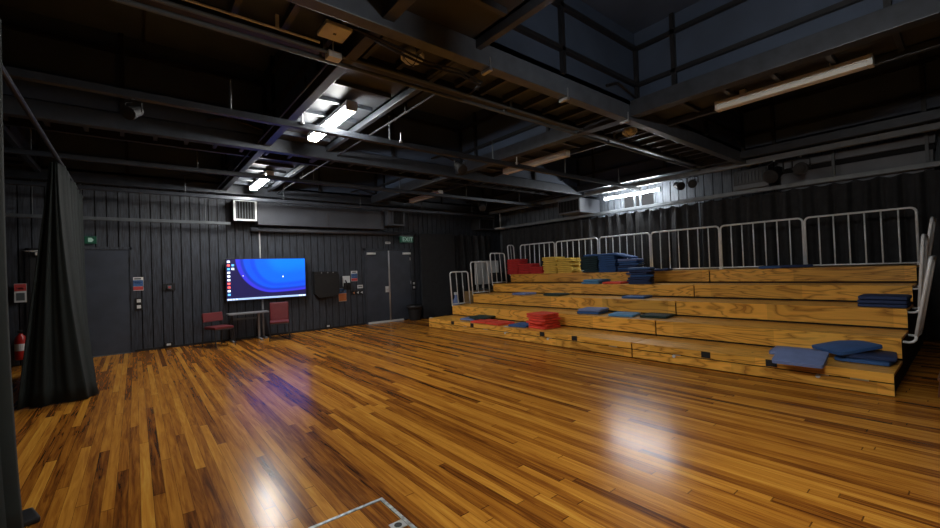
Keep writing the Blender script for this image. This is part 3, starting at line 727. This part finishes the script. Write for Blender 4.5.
tag(MB().box((0, -.04, 0), (.06, .04, .014), bev=.003).build('floor_bracket', M['white'], loc=(5.73, 8.7, .229)), 'tiny white cleat on front left corner of the lowest tier', 'cleat')
tag(MB().box((0, -.06, 0), (.05, .06, .012), bev=.003).build('floor_bracket', M['white'], loc=(5.74, 6.0, .229)), 'tiny white cleat on lowest tier front edge before the blue cushion', 'cleat')

# guard rails
def rail(label, loc, w, h, nb, along, tilt, group, bracket=False, name='guard_rail'):
    t = thing(name, label, 'guard rail', loc, 0, group)
    # local frame: u along rail, v up (tilted)
    U = Vector((0, 1, 0)) if along == 'y' else Vector((1, 0, 0))
    V = Vector((tilt, 0, 1)).normalized() if along == 'y' else Vector((0, tilt, 1)).normalized()
    P = lambda u, v: U*u+V*v
    r, c = .017, .07
    loop = [P(0, .03), P(0, h-c)]
    for a in range(1, 5):
        q = a/4*PI/2; loop.append(P(c-c*math.cos(q), h-c+c*math.sin(q)))
    for a in range(0, 5):
        q = a/4*PI/2; loop.append(P(w-c+c*math.sin(q), h-c+c*math.cos(q)))
    loop += [P(w, .03)]
    MB().tube(loop, r, 8).build('frame', M['galv'], t, smooth=True)
    MB().cyl(P(0, .035), P(w, .035), .013, 8).build('bottom_rail', M['galv'], t, smooth=True)
    for i in range(nb):
        u = w*(i+1)/(nb+1); MB().cyl(P(u, .035), P(u, h-.005), .011, 8).build('bar', M['galv'], t, smooth=True)
    for u in (0, w):
        if bracket:
            s = -1 if tilt > 0 else 1
            b = Vector((0, s*.10, 0))
            MB().tube([P(u, .04), P(u, .0)+Vector((0, 0, -.01)), P(u, 0)+Vector((0, s*.02, -.035)), P(u, 0)+Vector((0, s*.05, -.045)), P(u, 0)+b+Vector((0, 0, -.042))], .014, 8).build('bracket', M['galv'], t, smooth=True)
        else:
            MB().cyl(P(u, -.0), P(u, .05), .022, 8).build('foot', M['galv'], t, smooth=True)
    return t
spans = [(.55, 1.88), (1.91, 3.22), (3.25, 4.65), (4.69, 6.0), (6.05, 7.38), (7.44, 8.75)]
names = ['first', 'second', 'third', 'fourth', 'fifth', 'sixth']
for i, (a, b) in enumerate(spans):
    rail('pale steel guard rail along the top tier, %s counting from the right end' % names[i], (9.12, a, ZZ[4]), b-a, .87, 6, 'y', .0, 'guard rails at the back of the top tier')
ends = [(6.52, 7.13, 1, 2), (7.24, 7.86, 2, 2), (7.98, 8.55, 3, 2), (8.80, 9.05, 4, 1)]
en = ['lowest', 'second lowest', 'third lowest', 'uppermost and narrowest']
for i, (a, b, k, nb) in enumerate(ends):
    rail('pale steel end rail at far left end of seating, %s of its flight' % en[i], (a, 8.82 if k < 4 else 8.92, ZZ[k]), b-a, .885, nb, 'x', .07, 'end rails at the left end of the seating', True, 'end_rail')
for i, (a, b, k, nb, yb, tl) in enumerate(((6.52, 7.10, 1, 2, .445, -.16), (7.26, 7.84, 2, 2, .455, -.07), (7.98, 8.55, 3, 2, .47, -.14))):
    rail('pale steel end rail at near right end of seating, %s of its flight' % ('lowest', 'middle', 'uppermost')[i], (a, yb, ZZ[k]), b-a, .885, nb, 'x', tl, 'end rails at the right end of the seating', True, 'end_rail')

# ------------------------------------------------------------------ cushions
TH = .048
def cushion_mesh(col):
    s, n = .225, 12; bm = bmesh.new(); rows_t, rows_b = [], []
    def f(i, j):
        u, v = 2*i/n-1, 2*j/n-1
        k = max(abs(u), abs(v)); rr = (abs(u)**18+abs(v)**18)**(1/18)
        q = (k/rr if rr > 1e-6 else 1)
        x, y = u*s*(1 if rr < 1e-6 else min(1, q+.0)), v*s*(1 if rr < 1e-6 else min(1, q+.0))
        e = max(0, (k-.88)/.12)
        h = TH/2*(1-.28*e**2)+.003*(1-k)
        return x, y, h
    for i in range(n+1):
        rows_t.append([bm.verts.new((f(i, j)[0], f(i, j)[1], TH/2+f(i, j)[2])) for j in range(n+1)])
        rows_b.append([bm.verts.new((f(i, j)[0], f(i, j)[1], TH/2-f(i, j)[2]+.003*(1-max(abs(2*i/n-1), abs(2*j/n-1))))) for j in range(n+1)])
    for i in range(n):
        for j in range(n):
            bm.faces.new((rows_t[i][j], rows_t[i+1][j], rows_t[i+1][j+1], rows_t[i][j+1]))
            bm.faces.new((rows_b[i][j], rows_b[i][j+1], rows_b[i+1][j+1], rows_b[i+1][j]))
    edge = [(i, 0) for i in range(n)]+[(n, j) for j in range(n)]+[(i, n) for i in range(n, 0, -1)]+[(0, j) for j in range(n, 0, -1)]
    for a in range(len(edge)):
        p, q = edge[a], edge[(a+1) % len(edge)]
        bm.faces.new((rows_t[p[0]][p[1]], rows_b[p[0]][p[1]], rows_b[q[0]][q[1]], rows_t[q[0]][q[1]]))
    bmesh.ops.recalc_face_normals(bm, faces=bm.faces)
    me = bpy.data.meshes.new('cushion_'+col); bm.to_mesh(me); bm.free(); me.materials.append(CUSH[col])
    for p in me.polygons: p.use_smooth = True
    me.set_sharp_from_angle(angle=.6)
    return me
CM = {c: cushion_mesh(c) for c in CUSH}
CB = {c: bpy.data.objects.new('cushion', CM[c]) for c in CM}
def cush(col, x, y, z, label, rz=0, rx=0, ry=0, group='loose seat cushions on the tiers', sc=1.0):
    o = CB[col].copy(); C.objects.link(o); o.location = (x, y, z); o.rotation_euler = (rx, ry, rz); o.scale = (sc, sc, 1)
    return tag(o, label, 'cushion', group)
ORD = ['bottom', 'second', 'third', 'fourth', 'fifth', 'sixth', 'seventh', 'eighth', 'ninth']
def stack(col, x, y, z, n, what, rz=0, jit=.012, group=None, cols=None, ang=.06):
    for i in range(n):
        w = 'bottom' if i == 0 else ('topmost' if i == n-1 else ORD[i]+' from bottom')
        c = cols[i] if cols else col
        cush(c, x+random.uniform(-jit, jit), y+random.uniform(-jit, jit), z+.001+i*(TH+.0012), what % w, rz+random.uniform(-ang, ang), group=group)
T = [z for z in ZZ]
g5 = 'stacked cushions on the top tier'
stack('crimson', 8.84, 8.63, T[4], 9, 'dark red cushion, %s of the tallest red stack', group=g5)
stack('crimson', 8.84, 8.17, T[4], 6, 'dark red cushion, %s of the middle red stack', group=g5)
stack('crimson', 8.84, 7.71, T[4], 4, 'dark red cushion, %s of the shortest red stack', group=g5)
stack('yellow', 8.84, 7.24, T[4], 9, 'mustard yellow cushion, %s of the stack beside the short red one', group=g5, jit=.02)
stack('yellow', 8.84, 6.76, T[4], 8, 'mustard yellow cushion, %s of the looser stack nearer the blue ones', group=g5, jit=.04, ang=.15)
stack('teal', 8.83, 5.97, T[4], 8, 'black teal cushion, %s of the dark stack', group=g5, jit=.01)
cush('blue', 8.83, 5.92, T[4]+.001+8*(TH+.0012), 'blue cushion lying on top of the dark teal stack', .1, group=g5)
stack('blue', 8.83, 5.50, T[4], 9, 'blue cushion, %s of the tall blue stack on the top tier', group=g5, jit=.02)
stack('blue', 8.84, 5.01, T[4], 6, 'blue cushion, %s of the lower blue stack at the right of the group', rz=.2, group=g5, jit=.03, cols=['navy', 'blue', 'navy', 'blue', 'blue', 'periwinkle'], ang=.12)
cush('blue', 8.83, 5.14, T[4]+.352, 'blue cushion sloping from the tall blue stack onto the lower one', .15, rx=.26, group=g5)
cush('navy', 8.85, 4.36, T[4]+.001, 'navy cushion lying flat on the top tier behind the navy stack', .2, group=g5)
cush('blue', 8.85, 2.26, T[4]+.001, 'blue cushion lying flat alone on the top tier, right seating unit', .1)
cush('navy', 8.86, 2.02, T[4]+.006, 'navy cushion half under the lone blue one on the top tier', .5, ry=.02)
stack('navy', 8.25, 4.46, T[3], 7, 'navy cushion, %s of the stack on the fourth tier', rz=.25, group='stacked navy cushions on the fourth tier', jit=.025, cols=['navy', 'navy', 'navy', 'blue', 'navy', 'navy', 'blue'], ang=.2)
cush('skyblue', 8.28, 5.62, T[3]+.001, 'sky blue cushion under another on the fourth tier', .1)
cush('skyblue', 8.30, 5.57, T[3]+.051, 'sky blue cushion on top of another on the fourth tier', -.12)
cush('red', 8.28, 5.06, T[3]+.001, 'lone red cushion flat on the fourth tier beside the navy stack', .05)
cush('periwinkle', 7.56, 7.18, T[2]+.001, 'pale blue cushion alone on the third tier, toward the left end', .1)
cush('green', 7.58, 6.18, T[2]+.001, 'dark green cushion flat on the third tier beside the pale blue one', .08)
cush('blue', 7.58, 4.20, T[2]+.001, 'blue cushion flat on the third tier above the dark green one', .15)
stack('navy', 7.47, .77, T[2], 3, 'navy cushion, %s of three at right end of the third tier', group='three navy cushions on the third tier', jit=.006, ang=.02)
cush('blue', 6.85, 4.72, T[1]+.001, 'faded blue cushion under another on the second tier', .15)
cush('periwinkle', 6.86, 4.70, T[1]+.05, 'pale blue cushion on top of another on the second tier', .18)
cush('skyblue', 6.80, 4.02, T[1]+.001, 'sky blue cushion flat on the second tier between pale blue and green ones', .22)
cush('green', 6.92, 3.48, T[1]+.001, 'dark green cushion flat on the second tier near the seam', .12)
# lowest tier
cush('periwinkle', 6.16, 7.54, T[0]+.001, 'pale blue cushion half under a dark green one at left of lowest tier', .2)
cush('green', 6.2, 7.24, T[0]+.052, 'dark green cushion leaning over a pale blue one on the lowest tier', .25, rx=.03)
cush('red', 5.98, 6.92, T[0]+.001, 'red cushion flat on the lowest tier beside the dark green one', .15)
cush('red', 5.99, 6.42, T[0]+.001, 'red cushion flat on the lowest tier beside the lone blue one', -.1)
cush('blue', 6.06, 5.81, T[0]+.001, 'blue cushion flat on the lowest tier beside the red stack', .1)
stack('red', 6.12, 5.33, T[0], 6, 'bright red cushion, %s of the stack on the lowest tier', group='red stack on the lowest tier', jit=.03, ang=.12)
cush('crimson', 6.2, 4.93, T[0]+.09, 'dark red cushion leaning on the right side of the red stack', .0, rx=-1.15) if False else None
cush('periwinkle', 6.235, 1.44, T[0]+.001, 'pale blue cushion on the lowest tier, under the one hanging over the edge', .06)
cush('periwinkle', 5.78, 1.29, T[0]+.028, 'pale blue cushion hanging over the front edge of the lowest tier', .05, ry=-.17)
cush('blue', 6.28, .82, T[0]+.001, 'blue cushion flat at right end of the lowest tier, bottom of three', -.05)
cush('navy', 6.30, .80, T[0]+.05, 'navy cushion in the middle of three at right end of lowest tier', .1)
cush('blue', 6.29, .98, T[0]+.112, 'blue cushion lying askew on top at right end of lowest tier', .78, rx=-.17)

# ------------------------------------------------------------------ things behind the seating, and small floor things
t = thing('folding_table', 'white folding table stood on edge behind left end of seating', 'table', (8.95, 10.15, 0))
MB().box((-.50, -.03, .92), (.52, .03, 1.68), bev=.02).build('tabletop', M['white'], t)
for s in (-.44, -.2, .3): MB().cyl((s, .02, 0), (s, .0, .95), .018, 8).build('leg', M['white'], t)
MB().box((-.44, -.02, .75), (.3, .02, .79)).build('brace', M['greysteel'], t)
t = thing('equipment_case', 'black case leaning before the white folding table', 'case', (9.16, 9.95, 0))
MB().box((-.16, -.1, 0), (.3, .1, 1.28), bev=.02).build('body', M['black'], t)
MB().box((-.06, -.12, 1.2), (.14, -.09, 1.24)).build('handle', M['blacksteel'], t)
t = thing('timber_crate', 'pale timber crate beyond left end of the seating', 'crate', (8.45, 9.9, 0))
MB().box((-.5, -.2, .70), (.5, .2, .74)).build('top', M['paleply'], t)
for (a, b) in ((-.5, -.44), (.44, .5), (-.03, .03)): MB().box((a, -.2, 0), (b, .2, .70)).build('post', M['paleply'], t)
MB().box((-.5, -.18, .1), (.0, -.16, .62)).build('side_board', M['paleply'], t)
t = thing('spray_bottle', 'small pale blue bottle on floor beyond left end of the seating', 'bottle', (7.35, 9.75, 0))
MB().lathe([(.08, 0), (.1, .03), (.1, .5), (.04, .6), (.04, .68)], n=16).build('body', CUSH['periwinkle'], t, smooth=True)
MB().box((-.05, -.03, .68), (.04, .03, .76), bev=.01).build('cap', M['white'], t)
t = thing('step_stool', 'low brown wooden stool at right edge of picture, on floor', 'stool', (6.28, .08, 0))
MB().box((-.3, -.22, .16), (.3, .2, .195), bev=.01).build('top', M['wood'], t)
for sx in (-.26, .26):
    for sy in (-.18, .17): MB().tube([(sx*1.05, sy*1.1, 0), (sx, sy, .16)], .02, 8).build('leg', M['wood'], t)
t = thing('floor_hatch', 'metal framed floor box hatch at bottom of picture', 'hatch', (.94, 2.17, 0))
w_, h_, f_ = .225, .215, .022
MB().box((-w_, -h_, 0), (w_, -h_+f_, .005)).box((-w_, h_-f_, 0), (w_, h_, .005)).box((-w_, -h_+f_, 0), (-w_+f_, h_-f_, .005)).box((w_-f_, -h_+f_, 0), (w_, h_-f_, .005)).build('frame', M['hinge'], t)
MB().box((-w_+f_+.004, -h_+f_+.004, 0), (w_-f_-.004, h_-f_-.004, .003)).build('lid', M['floor'], t)
MB().box((.12, -.14, .003), (.20, -.07, .006)).build('finger_plate', M['chrome'], t)
MB().cyl((.16, -.105, .006), (.16, -.105, .0075), .022, 14).build('finger_hole', M['black'], t)

# ------------------------------------------------------------------ world and view
w = bpy.data.worlds.new('world'); bpy.context.scene.world = w; w.use_nodes = True
w.node_tree.nodes['Background'].inputs[0].default_value = (.02, .022, .028, 1); w.node_tree.nodes['Background'].inputs[1].default_value = .3
vs = bpy.context.scene.view_settings
vs.view_transform = 'Standard'; vs.look = 'None'; vs.gamma = 1; vs.use_curve_mapping = False
vs.exposure = 1.0
